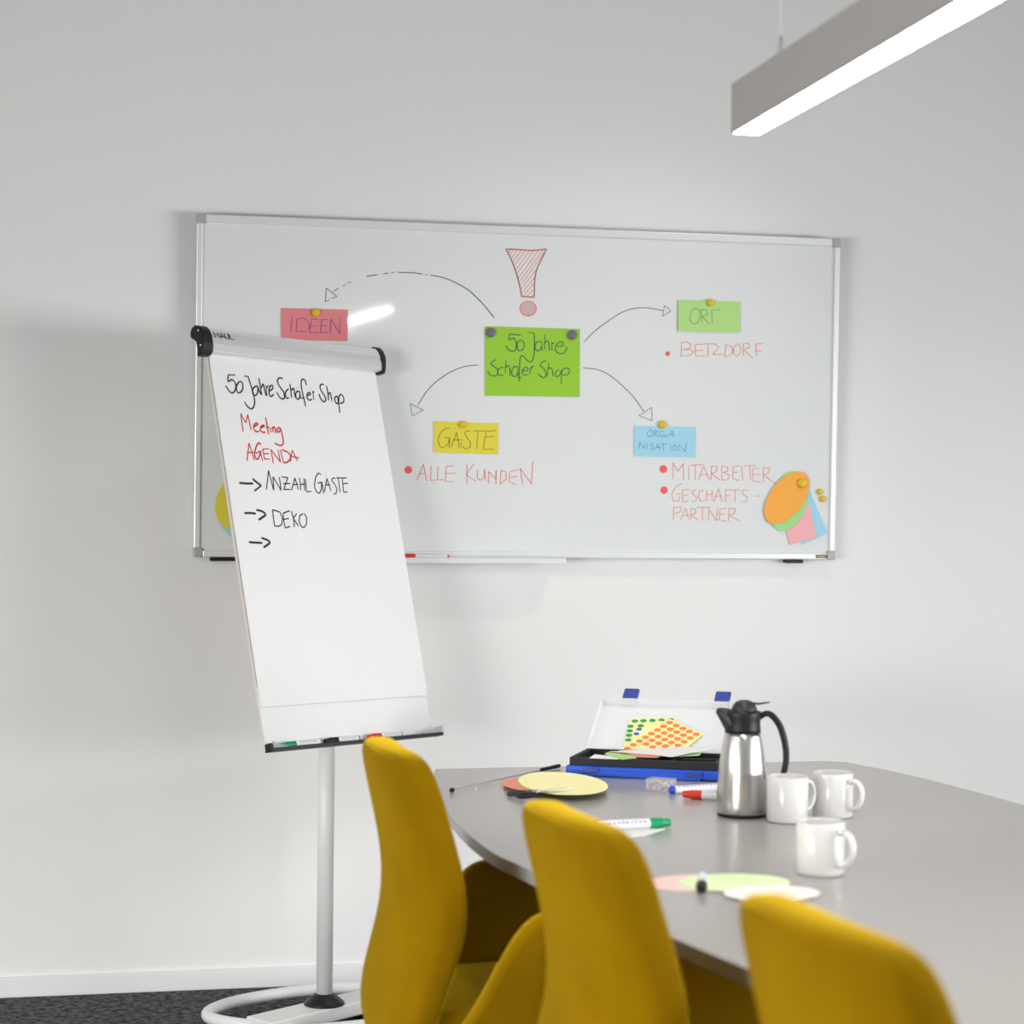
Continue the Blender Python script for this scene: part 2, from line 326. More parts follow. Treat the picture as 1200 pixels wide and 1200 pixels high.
GE = [[(188,172),(150,190),(120,240),(130,285),(165,285),(175,250)],[(150,240),(180,238)],[(190,215),(190,290),(228,285)],[(190,215),(235,210)],[(190,250),(225,245)],[(280,215),(252,218),(255,240),(280,260),(275,288),(245,285)],[(325,215),(300,220),(292,260),(305,285),(335,280)],[(345,215),(345,285)],[(378,215),(380,285)],[(345,242),(385,240)],[(390,290),(420,205),(445,290)],[(395,255),(440,250)],[(412,198)],[(428,198)],[(465,215),(465,290)],[(460,215),(500,212)],[(465,250),(495,248)],[(495,215),(560,212)],[(525,215),(525,290)],[(605,215),(575,215),(570,235),(605,260),(600,290),(570,288)],[(655,252),(678,252)],
 [(135,320),(132,405)],[(130,322),(180,325),(182,350),(138,368)],[(175,408),(210,330),(232,405)],[(185,380),(225,375)],[(245,335),(242,405)],[(240,332),(275,338),(272,365),(245,372),(285,405)],[(280,325),(370,325)],[(318,325),(318,408)],[(355,410),(358,335),(408,410),(412,330)],[(430,335),(425,405),(470,415)],[(430,335),(475,332)],[(428,370),(465,368)],[(488,330),(485,412)],[(485,330),(528,335),(520,365),(488,375),(560,415)]]
write(GE[:20], 765, 535, 5.4545, 'red_pale', 0.0026, label='red word GESCHAEFTS')
write(GE[20:21], 765, 535, 5.4545, 'red_pale', 0.0026, label='red hyphen')
write(GE[21:], 765, 535, 5.4545, 'red_pale', 0.0026, label='red word PARTNER')
wdisc(778.2, 574.4, 4.4, 'red_mid')

# ---- cards and magnets on the board
def card(name, label, poly, m, off=0.0022, th=0.0006, S=None, tf=None, inkm=None, width=0.0026, grp=None, curve=1, slabel=None):
    P = [hw(x, y, off) for x, y in poly]; ctr = sum(P, Vector())/len(P)
    root = thing(name, label, 'card', ctr, 0, grp)
    obj('card_sheet', slab([p-ctr for p in P], WN, th), M[m], root)
    if S:
        o = obj('handwriting', strokes_mesh(S, *tf, lambda x, y: hw(x, y, off+0.0005), WN, width, ctr, curve), M[inkm], root); o['label'] = slabel
    return root
def T(pts, ox, oy, k): return [(ox+x/k, oy+y/k) for x, y in pts]
ID = [[(182,567),(165,713)],[(228,585),(215,705)],[(222,590),(290,580),(335,625),(340,670),(310,710),(215,705)],[(360,590),(345,720),(425,718)],[(360,593),(420,592)],[(352,658),(415,655)],[(455,595),(445,718),(515,717)],[(455,597),(515,597)],[(450,655),(505,652)],[(538,728),(542,590),(625,728),(628,580)]]
card('note_card', 'rose pink rectangular card with violet word IDEEN, above the flip chart top bar', [(329.4,360.9),(407.8,362.9),(407.3,400),(329.5,398)], 'c_pink', S=ID, tf=(320,300,8), inkm='violet', slabel='violet word IDEEN')
G1 = [[(345,150),(338,215),(380,195),(410,230),(415,290),(395,335),(355,335),(320,310),(300,275)],[(345,152),(400,158),(468,162)],[(465,220),(430,240),(428,310),(455,332),(495,305),(500,245),(465,215)],[(545,130),(610,145)],[(610,145),(612,300),(605,390),(590,440),(560,452),(520,425),(490,390),(465,395),(455,440),(450,540),(448,672)],[(420,622),(480,622)],[(690,235),(640,240),(618,285),(630,325),(660,332),(690,290)],[(692,230),(695,335)],[(725,155),(722,320)],[(725,250),(755,225),(770,270),(772,330)],[(800,235),(802,335)],[(802,260),(835,238)],[(855,290),(920,275),(915,240),(880,240),(840,290),(850,345),(900,365),(945,340),(965,290)],
 [(200,430),(165,445),(140,475),(180,505),(215,540),(215,580),(185,605),(135,595),(105,550)],[(275,510),(230,525),(215,570),(235,600),(275,595)],[(305,435),(295,580)],[(300,520),(325,490),(345,530),(350,610)],[(430,505),(385,510),(365,560),(380,605),(415,605),(435,560)],[(435,505),(432,610)],[(370,475)],[(395,473)],[(480,550),(540,545),(535,515),(500,520),(478,560),(500,595),(540,590)],[(575,505),(562,590)],[(565,540),(590,505),(610,500)],[(740,440),(700,455),(675,490),(710,525),(735,560),(735,605),(705,625),(650,580)],[(768,460),(750,610)],[(755,540),(785,515),(808,550),(815,612)],[(880,540),(850,555),(835,590),(855,612),(890,590),(900,550)],[(908,540),(900,695)],[(905,560),(940,520),(985,530),(990,565),(960,595),(915,590)]]
card('note_card', 'large lime green card in the centre of the whiteboard under two grey magnets', T([(78,67),(1102,97),(1100,832),(78,818)], 560, 375, 9.23), 'c_green', S=G1, tf=(560,375,9.23), inkm='green_ink', width=0.0030, curve=4, slabel='dark green handwriting 50 Jahre Schaefer Shop')
GA = [[(440,120),(400,120),(360,160),(340,215),(355,270),(385,280),(425,250),(438,195)],[(395,195),(438,195),(435,280)],[(452,275),(495,150),(520,285)],[(455,215),(545,215)],[(475,122)],[(512,121)],[(610,150),(590,137),(560,155),(575,190),(605,225),(610,270),(575,295),(535,265),(530,235)],[(630,140),(735,142)],[(672,145),(660,293)],[(740,145),(715,293),(802,293)],[(740,145),(822,138)],[(735,190),(800,185)]]
card('note_card', 'yellow rectangular card with thin dark word GAESTE, below the arrow left of centre', T([(307,60),(840,78),(838,335),(304,320)], 465, 485, 7.0588), 'c_yellow', S=GA, tf=(465,485,7.0588), inkm='olive_ink', width=0.0022, slabel='thin dark word GAESTE')
OR = [[(445,200),(400,195),(360,250),(355,330),(395,370),(440,355),(465,290),(460,220),(430,195)],[(480,210),(482,355)],[(480,210),(540,215),(545,265),(490,285),(570,368)],[(590,215),(690,212)],[(590,215),(598,360)]]
card('note_card', 'pale green rectangular card with word ORT at the upper right of the whiteboard', T([(230,105),(893,128),(900,455),(228,442)], 770, 340, 9.23), 'c_sage', off=0.005, S=OR, tf=(770,340,9.23), inkm='sage_ink', width=0.0022, slabel='thin grey green word ORT')
OG = [[(205,175),(175,205),(185,238),(215,235),(225,200),(205,175)],[(240,180),(238,240)],[(240,180),(268,190),(245,210),(275,242)],[(318,190),(290,195),(280,220),(290,240),(315,240),(315,220),(300,220)],[(330,215),(328,240),(350,238),(350,210)],[(365,240),(395,185),(412,240)],[(370,222),(408,218)],[(455,212),(472,214)],
 [(105,345),(110,285),(148,345),(155,290)],[(175,290),(175,348)],[(235,298),(210,300),(208,318),(232,330),(228,350),(200,348)],[(245,355),(270,300),(288,355)],[(248,335),(300,330)],[(290,300),(350,300)],[(320,300),(318,358)],[(380,302),(380,362)],[(415,305),(400,330),(408,362),(430,358),(438,325),(418,305)],[(455,365),(458,308),(512,370),(518,292)]]
card('note_card', 'sky blue rectangular card reading ORGANISATION in violet blue pen on the whiteboard', T([(62,142),(602,152),(600,420),(58,410)], 735, 480, 7.5), 'c_blue', S=OG, tf=(735,480,7.5), inkm='blue_ink', width=0.0022, slabel='violet blue word ORGANISATION')
def ell(cx, cy, sxx, sxy, syy, ox, oy, k, n=56):
    a = math.sqrt(sxx); b = sxy/a; d = math.sqrt(max(syy-b*b, 1))
    return [(ox+(cx+a*math.cos(t))/k, oy+(cy-(b*math.cos(t)+d*math.sin(t)))/k) for t in [2*math.pi*i/n for i in range(n)]]
g_ = None
card('note_card', 'sky blue rectangular card at the back of the card fan, lower right of whiteboard', T([(988,187),(1118,490),(950,565),(820,262)], 765, 535, 5.4545), 'c_blue', off=0.0016)
card('note_card', 'pink rectangular card in the card fan, between the blue card and green oval', T([(970,196),(1050,517),(875,565),(795,245)], 765, 535, 5.4545), 'c_rose2', off=0.0030)
card('note_card', 'mint green oval card peeking out under the orange oval card on the whiteboard', ell(868, 284, 15600, 6700, 36500, 765, 535, 5.4545), 'c_mint', off=0.0044)
card('note_card', 'orange oval card on top of the card fan at the lower right of the whiteboard', ell(857, 263, 20449, 12264, 28224, 765, 535, 5.4545), 'c_orange', off=0.0066)
card('note_card', 'sky blue oval card half hidden behind the flip chart on the whiteboard', ell(287, 606, 32*32, -150, 30*30, 0, 0, 1), 'c_blue', off=0.0018)
card('note_card', 'mustard yellow oval card peeking out behind the left edge of the flip chart', ell(281, 588, 29*29, 180, 34*34, 0, 0, 1), 'c_yellow', off=0.0032)

def magnet(px, py, r, m, off, label, grp):
    p = hw(px, py, off); h = 0.007
    root = thing('magnet', label, 'magnet', p, 0, grp)
    q = Vector((0, 0, 1)).rotation_difference(WN).to_matrix().to_4x4()
    obj('magnet_body', lathe([(r*0.96, 0), (r, 0.001), (r, h-0.0015), (r*0.88, h-0.0003), (r*0.80, h)], 28, q), M[m], root, smooth=False)
    obj('magnet_dimple', lathe([(r*0.80, h-0.0002), (r*0.72, h+0.0003), (r*0.3, h+0.0007)], 28, q), M[m], root, smooth=True)
magnet(370.2, 366.2, 0.0122, 'mag_y', 0.0024, 'yellow round magnet on the top edge of the pink IDEEN card', 'yellow magnets')
magnet(542.3, 497.3, 0.0108, 'mag_y', 0.0024, 'yellow round magnet on the top edge of the yellow GAESTE card', 'yellow magnets')
magnet(832.3, 354.4, 0.0108, 'mag_y', 0.0052, 'yellow round magnet on the top edge of the pale green ORT card', 'yellow magnets')
magnet(776.1, 497.5, 0.0122, 'mag_y', 0.0024, 'yellow round magnet on the top edge of the blue ORGANISATION card', 'yellow magnets')
magnet(940.0, 566.2, 0.0155, 'mag_y', 0.0068, 'largest yellow magnet, holding the orange oval card', 'yellow magnets')
magnet(960.4, 576.2, 0.0098, 'mag_y', 0.0004, 'upper of two small yellow magnets beside the card fan', 'yellow magnets')
magnet(964.0, 584.6, 0.0102, 'mag_y', 0.0004, 'lower of two small yellow magnets beside the card fan', 'yellow magnets')
magnet(574.9, 389.6, 0.0145, 'mag_g', 0.0024, 'grey round magnet on the upper left corner of the lime card', 'grey magnets')
magnet(670.3, 392.5, 0.0145, 'mag_g', 0.0024, 'grey round magnet on the upper right corner of the lime card', 'grey magnets')

# ------------------------------------------------------------------ markers
def frame_from(xa, up):
    x = Vector(xa).normalized(); z = (Vector(up)-x*Vector(up).dot(x)).normalized(); y = z.cross(x)
    return Matrix(((x.x, y.x, z.x, 0), (x.y, y.y, z.y, 0), (x.z, y.z, z.z, 0), (0, 0, 0, 1)))
def marker(label, p, d, capm, L=0.135, r=0.0085, capL=0.045, bodym='white_pl', inkm='blue_ink', up=(0, 0, 1), clip=True, dashes=10, bigtext=False, face=0.75):
    """p = centre of the cap's free end, d = direction from cap to tail"""
    R = frame_from(d, up)
    root = thing('marker_pen', label, 'marker', p)
    X = R @ Matrix.Rotation(math.pi/2, 4, 'Y')
    obj('cap', lathe([(r*0.55, 0), (r*0.78, 0.002), (r*0.9, capL*0.35), (r*1.06, capL*0.45), (r*1.06, capL)], 20, X), M[capm], root, smooth=False, bevel=0.0006)
    obj('barrel', lathe([(r, capL), (r, L-0.006), (r*0.97, L-0.005)], 20, X), M[bodym], root, smooth=False)
    obj('tail_ring', lathe([(r*0.98, L-0.005), (r*0.98, L-0.0015), (r*0.8, L)], 20, X), M[capm], root)
    if clip:
        obj('clip', B(capL*0.25, capL*0.98, -0.0016, 0.0016, r*1.05, r*1.3, M=R @ Matrix.Rotation(-0.7, 4, 'X')), M[capm], root, bevel=0.0004)
    # small illegible print wrapped on the barrel
    bm = bmesh.new(); rr = r*1.01; x = capL+0.010
    step = (L-capL-0.026)/dashes
    for i in range(dashes):
        wd = step*random.uniform(0.45, 0.8); hgt = (0.42 if bigtext else 0.26)*random.uniform(0.75, 1)
        for a0, a1, x0, x1 in ((-hgt, hgt, x, x+wd*0.3), (hgt*0.3, hgt, x, x+wd)):
            for s in (face,):
                q = [(xx, -rr*math.cos(aa+s), rr*math.sin(aa+s)) for xx, aa in ((x0, a0), (x1, a0), (x1, a1), (x0, a1))]
                bm.faces.new([bm.verts.new(R @ Vector(v)) for v in q])
        x += step
    obj('barrel_print', bm, M[inkm], root)
    return root

# marker in the whiteboard tray
pa = hw(471, 651.5, 0.035); pb = hw(526, 652.5, 0.035)
marker('red-capped white marker lying in the pen tray of the whiteboard', (pa.x, pa.y, pa.z), pb-pa, 'm_red', L=(pb-pa).length, r=0.0068, inkm='grey_pl', capL=0.040)

# ------------------------------------------------------------------ flip chart
TH, AL, RO = 0.6672, 0.2458, -0.0161
w0 = Vector((math.cos(TH), math.sin(TH), 0)); n0 = Vector((math.sin(TH), -math.cos(TH), 0)); up0 = Vector((0, 0, 1))*math.cos(AL)-n0*math.sin(AL)
FWD = w0*math.cos(RO)+up0*math.sin(RO); FUP = up0*math.cos(RO)-w0*math.sin(RO); FN = FWD.cross(FUP)
FB = Vector((0.7045, -0.5352, 0.7877)); FWID, FLEN = 0.64, 1.0655
FX, FY = 0.639, -0.479
FM = Matrix(((FWD.x, FN.x*-1, FUP.x, FB.x-FX), (FWD.y, -FN.y, FUP.y, FB.y-FY), (FWD.z, -FN.z, FUP.z, FB.z), (0, 0, 0, 1)))   # local x right, y backwards, z up
def hf(px, py, off=0.0): return hit(px, py, FB+FN*off, FN)
fc = thing('flip_chart', 'tall grey flip chart stand with paper pad, leaning board and round tube base', 'flip chart', (FX, FY, 0))
fsh = Vector((FX, FY, 0))
hw2 = FWID/2
board_o = obj('backboard', B(-hw2, hw2, 0.002, 0.013, -0.005, FLEN+0.03, M=FM), M['beige'], fc, bevel=0.002)
obj('marker_surface', B(-hw2, hw2, 0.0003, 0.003, 0.0, 0.16, M=FM), M['flip_white'], fc)
# paper pad hanging from the clamp bar
pz0 = 0.107
pad = obj('paper_pad', B(-hw2+0.001, hw2-0.001, -0.006, -0.0005, pz0, FLEN+0.02, M=FM), M['paper'], fc)
def fwrite(S, ox, oy, k, m, width, label, curve=3):
    o = obj('handwriting', strokes_mesh(S, ox, oy, k, lambda x, y: hf(x, y, 0.0066), FN, width, fsh, curve), M[m], fc)
    # keep as child of the pad: sub-part
    o.parent = pad
    o['label'] = label
F1 = [[(95,145),(92,205),(125,185),(155,215),(160,260),(140,300),(110,295),(70,240)],[(90,145),(155,145)],[(190,205),(168,240),(170,290),(195,302),(220,270),(218,215),(190,200)],[(235,155),(275,160)],[(268,160),(300,260),(322,340),(325,400),(305,442),(270,430),(235,380)],[(350,240),(315,260),(310,310),(335,325),(355,290),(352,240)],[(352,245),(368,290),(385,322)],[(362,172),(375,240),(388,322)],[(385,260),(400,225),(412,265),(425,330)],[(425,235),(435,330)],[(430,260),(450,235)],[(450,290),(485,265),(478,235),(455,260),(455,315),(470,335),(495,315)],
 [(572,180),(545,170),(525,200),(545,245),(578,290),(588,335),(575,358),(545,340),(520,295)],[(625,268),(598,295),(602,345),(628,348)],[(635,222),(645,290),(650,345)],[(648,280),(668,262),(675,300),(685,345)],[(715,285),(690,300),(690,345),(712,358),(725,325),(718,285)],[(718,285),(735,355)],[(690,260)],[(706,258)],[(778,235),(770,195),(748,182),(735,205),(738,260),(755,340),(775,425)],[(740,350),(765,350)],[(785,325),(815,318),(812,300),(790,310),(788,350),(810,368),(830,355)],[(835,285),(848,365)],[(838,310),(850,290)],
 [(935,235),(915,225),(900,250),(915,290),(945,335),(950,370),(930,380),(905,350),(893,310)],[(958,240),(970,310),(975,370)],[(972,320),(988,300),(998,335),(1005,375)],[(1050,330),(1030,345),(1035,385),(1055,395),(1068,360),(1050,330)],[(1055,335),(1065,400),(1075,480)],[(1062,345),(1085,315),(1108,345),(1105,385),(1072,395)]]
for a_, b_, l_ in ((0, 3, '50'), (3, 12, 'Jahre'), (12, 25, 'Schaefer'), (25, 40, 'Shop')): fwrite(F1[a_:b_], 255, 420, 7.5, 'ink', 0.0044, 'black word '+l_ if a_ else 'black number 50')
F2 = [[(180,370),(145,115)],[(145,115),(215,245)],[(215,245),(245,130)],[(245,130),(295,350)],[(325,305),(390,265),(360,250),(328,290),(340,350),(370,370),(405,365)],[(425,320),(480,290),(455,280),(425,310),(425,355),(460,378),(495,375)],[(497,165),(520,300),(535,405)],[(500,315),(545,305)],[(555,310),(575,380)],[(563,262)],[(585,305),(605,380)],[(590,330),(615,300),(630,340),(645,395)],[(700,310),(665,325),(660,365),(685,375),(705,330)],[(705,320),(735,440),(745,520),(725,560),(690,562),(620,530)]]
fwrite(F2, 270, 475, 12, 'red_ink', 0.0046, 'red word Meeting')
F3 = [[(235,780),(262,530)],[(262,530),(340,775)],[(232,665),(325,660)],[(430,560),(400,525),(365,580),(340,680),(360,745),(390,755),(415,700),(430,640)],[(355,680),(420,645)],[(420,645),(455,785)],[(455,615),(480,755)],[(480,755),(555,755)],[(455,615),(540,612)],[(470,680),(540,680)],[(605,815),(570,620)],[(570,620),(705,800)],[(705,800),(670,625)],[(705,625),(745,805)],[(745,805),(800,800),(850,740),(820,670),(720,622)],[(845,790),(870,630)],[(870,630),(945,785)],[(840,715),(970,740)]]
fwrite(F3, 270, 475, 12, 'red_ink', 0.0046, 'red word AGENDA')
F4 = [[(82,207),(150,213),(215,212)],[(208,168),(245,200),(290,233)],[(290,233),(225,283)]]
F5 = [[(130,490),(190,490),(240,495)],[(242,460),(300,475),(330,505),(300,530),(265,555)]]
F6 = [[(172,762),(235,767),(300,770)],[(290,722),(345,742),(370,765),(345,790),(310,812)]]
for S_, l_ in ((F4, 'black arrow beside ANZAHL'), (F5, 'black arrow beside DEKO'), (F6, 'black arrow beside an empty line')): fwrite(S_, 270, 540, 8, 'ink', 0.0062, l_)
F7 = [[(338,270),(358,90),(405,275)],[(408,275),(400,148),(475,278),(460,152)],[(480,150),(540,158),(500,268),(560,268)],[(495,215),(560,212)],[(572,278),(605,160),(638,268)],[(585,225),(635,220)],[(648,158),(660,275)],[(690,165),(698,278)],[(655,222),(700,218)],[(705,170),(715,290),(758,287)],[(850,130),(825,112),(798,160),(788,235),(805,290),(835,305),(855,265),(855,205)],[(820,210),(858,200),(875,308)],[(883,290),(905,165),(945,285)],[(888,225),(935,225)],[(880,138)],[(898,140)],[(985,165),(960,160),(950,185),(980,220),(1000,265),(990,310),(968,308)],[(995,160),(1045,160)],[(1012,165),(1030,295)],[(1048,165),(1062,293),(1100,293)],[(1048,162),(1090,158)],[(1058,215),(1102,210)]]
fwrite(F7[:10], 270, 540, 8, 'ink', 0.0044, 'black word ANZAHL', 1)
fwrite(F7[10:], 270, 540, 8, 'ink', 0.0044, 'black word GAESTE', 1)
F8 = [[(395,460),(415,610),(450,615),(480,600),(490,540),(465,480),(395,458)],[(555,467),(495,492),(500,560),(515,630),(560,615)],[(500,548),(548,540)],[(572,472),(592,540),(600,622)],[(622,495),(590,540),(640,612)],[(680,495),(650,515),(645,570),(665,615),(690,628),(715,590),(715,525),(690,495)]]
fwrite(F8, 270, 540, 8, 'ink', 0.0046, 'black word DEKO', 1)
# clamp bar with black end caps
SEC = [(-0.0375,0.0674),(-0.030,0.0785),(-0.0164,0.0825),(-0.002,0.0755),(0.006,0.064),(0.0108,0.0468),(0.0095,0.030),(0.004,0.012),(-0.002,0.0013),(-0.0245,0.0013),(-0.020,0.018),(-0.021,0.0399),(-0.0297,0.0481),(-0.0386,0.055)]
def extr(sec, x0, x1, sh, offn, offu, bm=None):
    bm = bm or bmesh.new(); cx = sum(p[0] for p in sec)/len(sec); cz = sum(p[1] for p in sec)/len(sec)
    A = []; D = []
    for a, b in sec:
        a2 = cx+(a-cx)*sh+offn; b2 = cz+(b-cz)*sh+offu
        A.append(bm.verts.new(FM @ Vector((x0, -a2, b2)))); D.append(bm.verts.new(FM @ Vector((x1, -a2, b2))))
    bm.faces.new(A); bm.faces.new(D[::-1]); N = len(A)
    for i in range(N): bm.faces.new((A[i], D[i], D[(i+1) % N], A[(i+1) % N]))
    bmesh.ops.recalc_face_normals(bm, faces=bm.faces[:]); return bm
ON, OU = 0.024, FLEN-0.006
obj('clamp_bar', extr(SEC, -hw2-0.008, hw2+0.004, 0.93, ON, OU), M['alu'], fc, bevel=0.003)
# raised lower lip of the clamp bar
LIP = [(0.0095, 0.030), (0.0060, 0.006), (0.001, 0.0035), (0.003, 0.030)]
obj('clamp_lip', extr(LIP, -hw2-0.006, hw2+0.002, 1.0, ON+0.001, OU+0.001), M['alu'], fc, bevel=0.001)
for x0, x1 in ((-hw2-0.040, -hw2-0.006), (hw2+0.002, hw2+0.024)):
    cp = obj('end_cap', extr(SEC, x0, x1, 1.06, ON, OU), M['black_pl'], fc, bevel=0.004, seg=3)
    if x0 < 0:
        for a_, b_ in ((-0.004, 0.066), (-0.004, 0.025)):
            Rm = FM @ Matrix.Translation((x0, -(a_+ON), b_+OU)) @ Matrix.Rotation(-math.pi/2, 4, 'Y')
            obj('screw', lathe([(0.0026, -0.001), (0.0026, 0.0008), (0.0018, 0.0012)], 12, Rm), M['alu'], fc).parent = cp
# brand lettering on the clamp bar
LET = {'M': [[(0,0),(0,1),(0.5,0.35),(1,1),(1,0)]], 'A': [[(0,0),(0.5,1),(1,0)],[(0.2,0.35),(0.8,0.35)]], 'U': [[(0,1),(0,0.2),(0.5,0),(1,0.2),(1,1)]], 'L': [[(0,1),(0,0),(1,0)]]}
bm = bmesh.new(); x = -hw2+0.004
P0, P1 = (0.0030, 0.0640), (0.0098, 0.0455)   # (front offset, height) across the curved face
nn = (FN*(P0[1]-P1[1]) + FUP*(P1[0]-P0[0])).normalized()
for ch, wd in zip('MAUL', (0.016, 0.015, 0.012, 0.011)):
    for s in LET[ch]:
        pts = []
        for u, v in s:
            a_ = P1[0]+(P0[0]-P1[0])*v+ON+0.0014; b_ = P1[1]+(P0[1]-P1[1])*v+OU
            pts.append(FM @ Vector((x+u*wd, -a_, b_)))
        ribbon(bm, pts, nn, 0.0030, False)
    x += wd+0.004
obj('brand_lettering', bm, M['ink'], fc)
# pen tray
ptray = obj('pen_tray', B(-hw2-0.004, hw2+0.012, -0.027, 0.004, -0.012, -0.0068, M=FM), M['dark_pl'], fc, bevel=0.002)
obj('tray_lip', B(-hw2-0.004, hw2+0.012, -0.030, -0.0265, -0.012, -0.003, M=FM), M['dark_pl'], fc, bevel=0.001)
obj('tray_end_cap', B(-hw2-0.009, -hw2-0.002, -0.031, -0.004, -0.013, 0.010, M=FM), M['black_pl'], fc, bevel=0.002)
obj('tray_end_cap', B(hw2+0.010, hw2+0.016, -0.030, 0.006, -0.013, 0.016, M=FM), M['clear2'], fc, bevel=0.002)
# clear gussets at both ends of the tray
for s, x0, x1 in ((1, -hw2-0.002, -hw2+0.055), (-1, hw2+0.010, hw2-0.085)):
    bm = bmesh.new()
    A = [FM @ Vector(v) for v in ((x0, -0.0275, -0.003), (x1, -0.0275, -0.003), (x0, -0.0275, 0.016))]
    D = [FM @ Vector(v) for v in ((x0, -0.0265, -0.003), (x1, -0.0265, -0.003), (x0, -0.0265, 0.016))]
    a = [bm.verts.new(v) for v in A]; d = [bm.verts.new(v) for v in D]
    bm.faces.new(a); bm.faces.new(d[::-1])
    for i in range(3): bm.faces.new((a[(i+1) % 3], a[i], d[i], d[(i+1) % 3]))
    bmesh.ops.recalc_face_normals(bm, faces=bm.faces[:])
    obj('tray_gusset', bm, M['clear2'], fc)
# pole, bracket, base
obj('pole', lathe([(0.0225, 0.06), (0.0225, 1.02)], 32), M['pole'], fc, smooth=False)
bpy.data.objects['pole'].data.polygons.foreach_set('use_smooth', [len(p.vertices) == 4 for p in bpy.data.objects['pole'].data.polygons])
Q = Vector((0, 0, 0.98)); tgt = FM @ Vector((0.0, 0.034, 0.30))
obj('tilt_bracket', tube([Q+Vector((0, 0, 0.05)), Q, tgt], [0.026, 0.03, 0.03], 12), M['dark_pl'], fc)
obj('foot_collar', lathe([(0.056, 0.060), (0.054, 0.066), (0.040, 0.078), (0.030, 0.086), (0.0235, 0.090)], 36), M['black_pl'], fc, smooth=True)
MB = Matrix.Rotation(math.radians(36), 4, 'Z')
obj('base_beam', B(-0.235, 0.235, -0.052, 0.052, 0.022, 0.060, M=MB), M['pole'], fc, bevel=0.004)
ctr = Vector((0.66, -0.425)); half = [(.763,-.203),(.645,-.210),(.532,-.242),(.408,-.312),(.330,-.410),(.340,-.500),(.425,-.590)]
loop = [Vector((x-FX, y-FY, 0.035)) for x, y in half]+[Vector((2*ctr.x-x-FX, 2*ctr.y-y-FY, 0.035)) for x, y in half]
loop[6] = Vector((.440-FX, -.585-FY, .035)); loop[13] = Vector((.880-FX, -.265-FY, .035))
obj('base_ring', tube(smooth_pts(loop, 8, True), 0.0165, 16, True), M['pole'], fc, smooth=True)
for x, y in ((.345,-.44), (.76,-.205), (.60,-.640), (.975,-.41)):
    obj('foot_pad', lathe([(0.012, 0), (0.012, 0.022)], 16, Matrix.Translation((x-FX, y-FY, 0))), M['black_pl'], fc)
for s in (-1, 1):
    obj('castor', lathe([(0.020, 0), (0.024, 0.010), (0.022, 0.022)], 20, MB @ Matrix.Translation((s*0.14, -0.02, 0))), M['black_pl'], fc)
# markers standing in the flip chart tray
for px0, py0, px1, py1, cm, lab in ((331.5, 870.2, 377.0, 866.0, 'm_green', 'green-capped marker at the left end of the flip chart tray'), (382.0, 866.5, 422.0, 861.5, 'black_pl', 'black-capped marker in the middle of the flip chart tray'), (433.0, 861.0, 471.5, 856.5, 'm_red', 'red-capped marker at the right of the flip chart tray')):
    a = hf(px0, py0, 0.024); b = hf(px1, py1, 0.024)
    zl = [(FM.inverted() @ (p-fsh)).z for p in (a, b)]
    a2 = fsh + FM @ Vector(((FM.inverted() @ (a-fsh)).x, -0.0165, 0.0022)); b2 = fsh + FM @ Vector(((FM.inverted() @ (b-fsh)).x, -0.0165, 0.0022))
    marker(lab, a2, b2-a2, cm, L=(b2-a2).length, r=0.0085, capL=0.048, up=FN, bigtext=(cm == 'm_green'), face=1.75)

# ------------------------------------------------------------------ conference table
TZ = 0.75
left = [(0.873,-0.874),(0.822,-1.15),(0.783,-1.519),(0.766,-1.85),(0.770,-2.12),(0.797,-2.301),(0.845,-2.62),(0.891,-2.908),(0.938,-3.142),(1.010,-3.45),(1.11,-3.80)]
right = [(1.985,-0.885),(2.05,-1.15),(2.09,-1.52),(2.11,-1.90),(2.09,-2.30),(2.03,-2.75),(1.94,-3.2),(1.83,-3.6),(1.76,-3.80)]
Lp = [p.xy for p in smooth_pts([(x, y, 0) for x, y in left[0:]], 5)]
Rp = [p.xy for p in smooth_pts([(x, y, 0) for x, y in right], 5)]
outline = list(Lp)+list(Rp)[::-1]+[Vector((1.935, -0.858))]
table = thing('conference_table', 'large grey boat-shaped meeting table below the pendant lamp', 'table', (1.40, -2.3, 0))
tsh = Vector((1.40, -2.3))
seam_y = -2.695
def topslab(poly, z0, z1, mtop, medge, name):
    bm = bmesh.new(); a = [bm.verts.new((x-tsh.x, y-tsh.y, z1)) for x, y in poly]; b = [bm.verts.new((x-tsh.x, y-tsh.y, z0)) for x, y in poly]
    ft = bm.faces.new(a); fb = bm.faces.new(b[::-1]); N = len(a); sides = []
    for i in range(N): sides.append(bm.faces.new((a[(i+1) % N], a[i], b[i], b[(i+1) % N])))
    bmesh.ops.recalc_face_normals(bm, faces=bm.faces[:])
    for f in sides: f.material_index = 1
    o = obj(name, bm, mtop, table); o.data.materials.append(medge); return o
def clip(poly, keep):
    out = []
    for i in range(len(poly)):
        p, q = poly[i], poly[(i+1) % len(poly)]; ip, iq = keep(p.y), keep(q.y)
        if ip: out.append(p)
        if ip != iq:
            t = (seam_y-p.y)/(q.y-p.y); out.append(p.lerp(q, t))
    return out
far = clip(outline, lambda y: y >= seam_y); near = clip(outline, lambda y: y < seam_y)
topslab([Vector((p.x, p.y+(0.0006 if abs(p.y-seam_y) < 1e-6 else 0))) for p in far], TZ-0.025, TZ, M['tabletop'], M['edge'], 'tabletop')
topslab([Vector((p.x, p.y-(0.0006 if abs(p.y-seam_y) < 1e-6 else 0))) for p in near], TZ-0.025, TZ, M['tabletop'], M['edge'], 'tabletop')
obj('seam_strip', B(0.80-tsh.x, 2.10-tsh.x, seam_y-tsh.y-0.0006, seam_y-tsh.y+0.0006, TZ-0.02, TZ-0.0004), M['edge'], table)
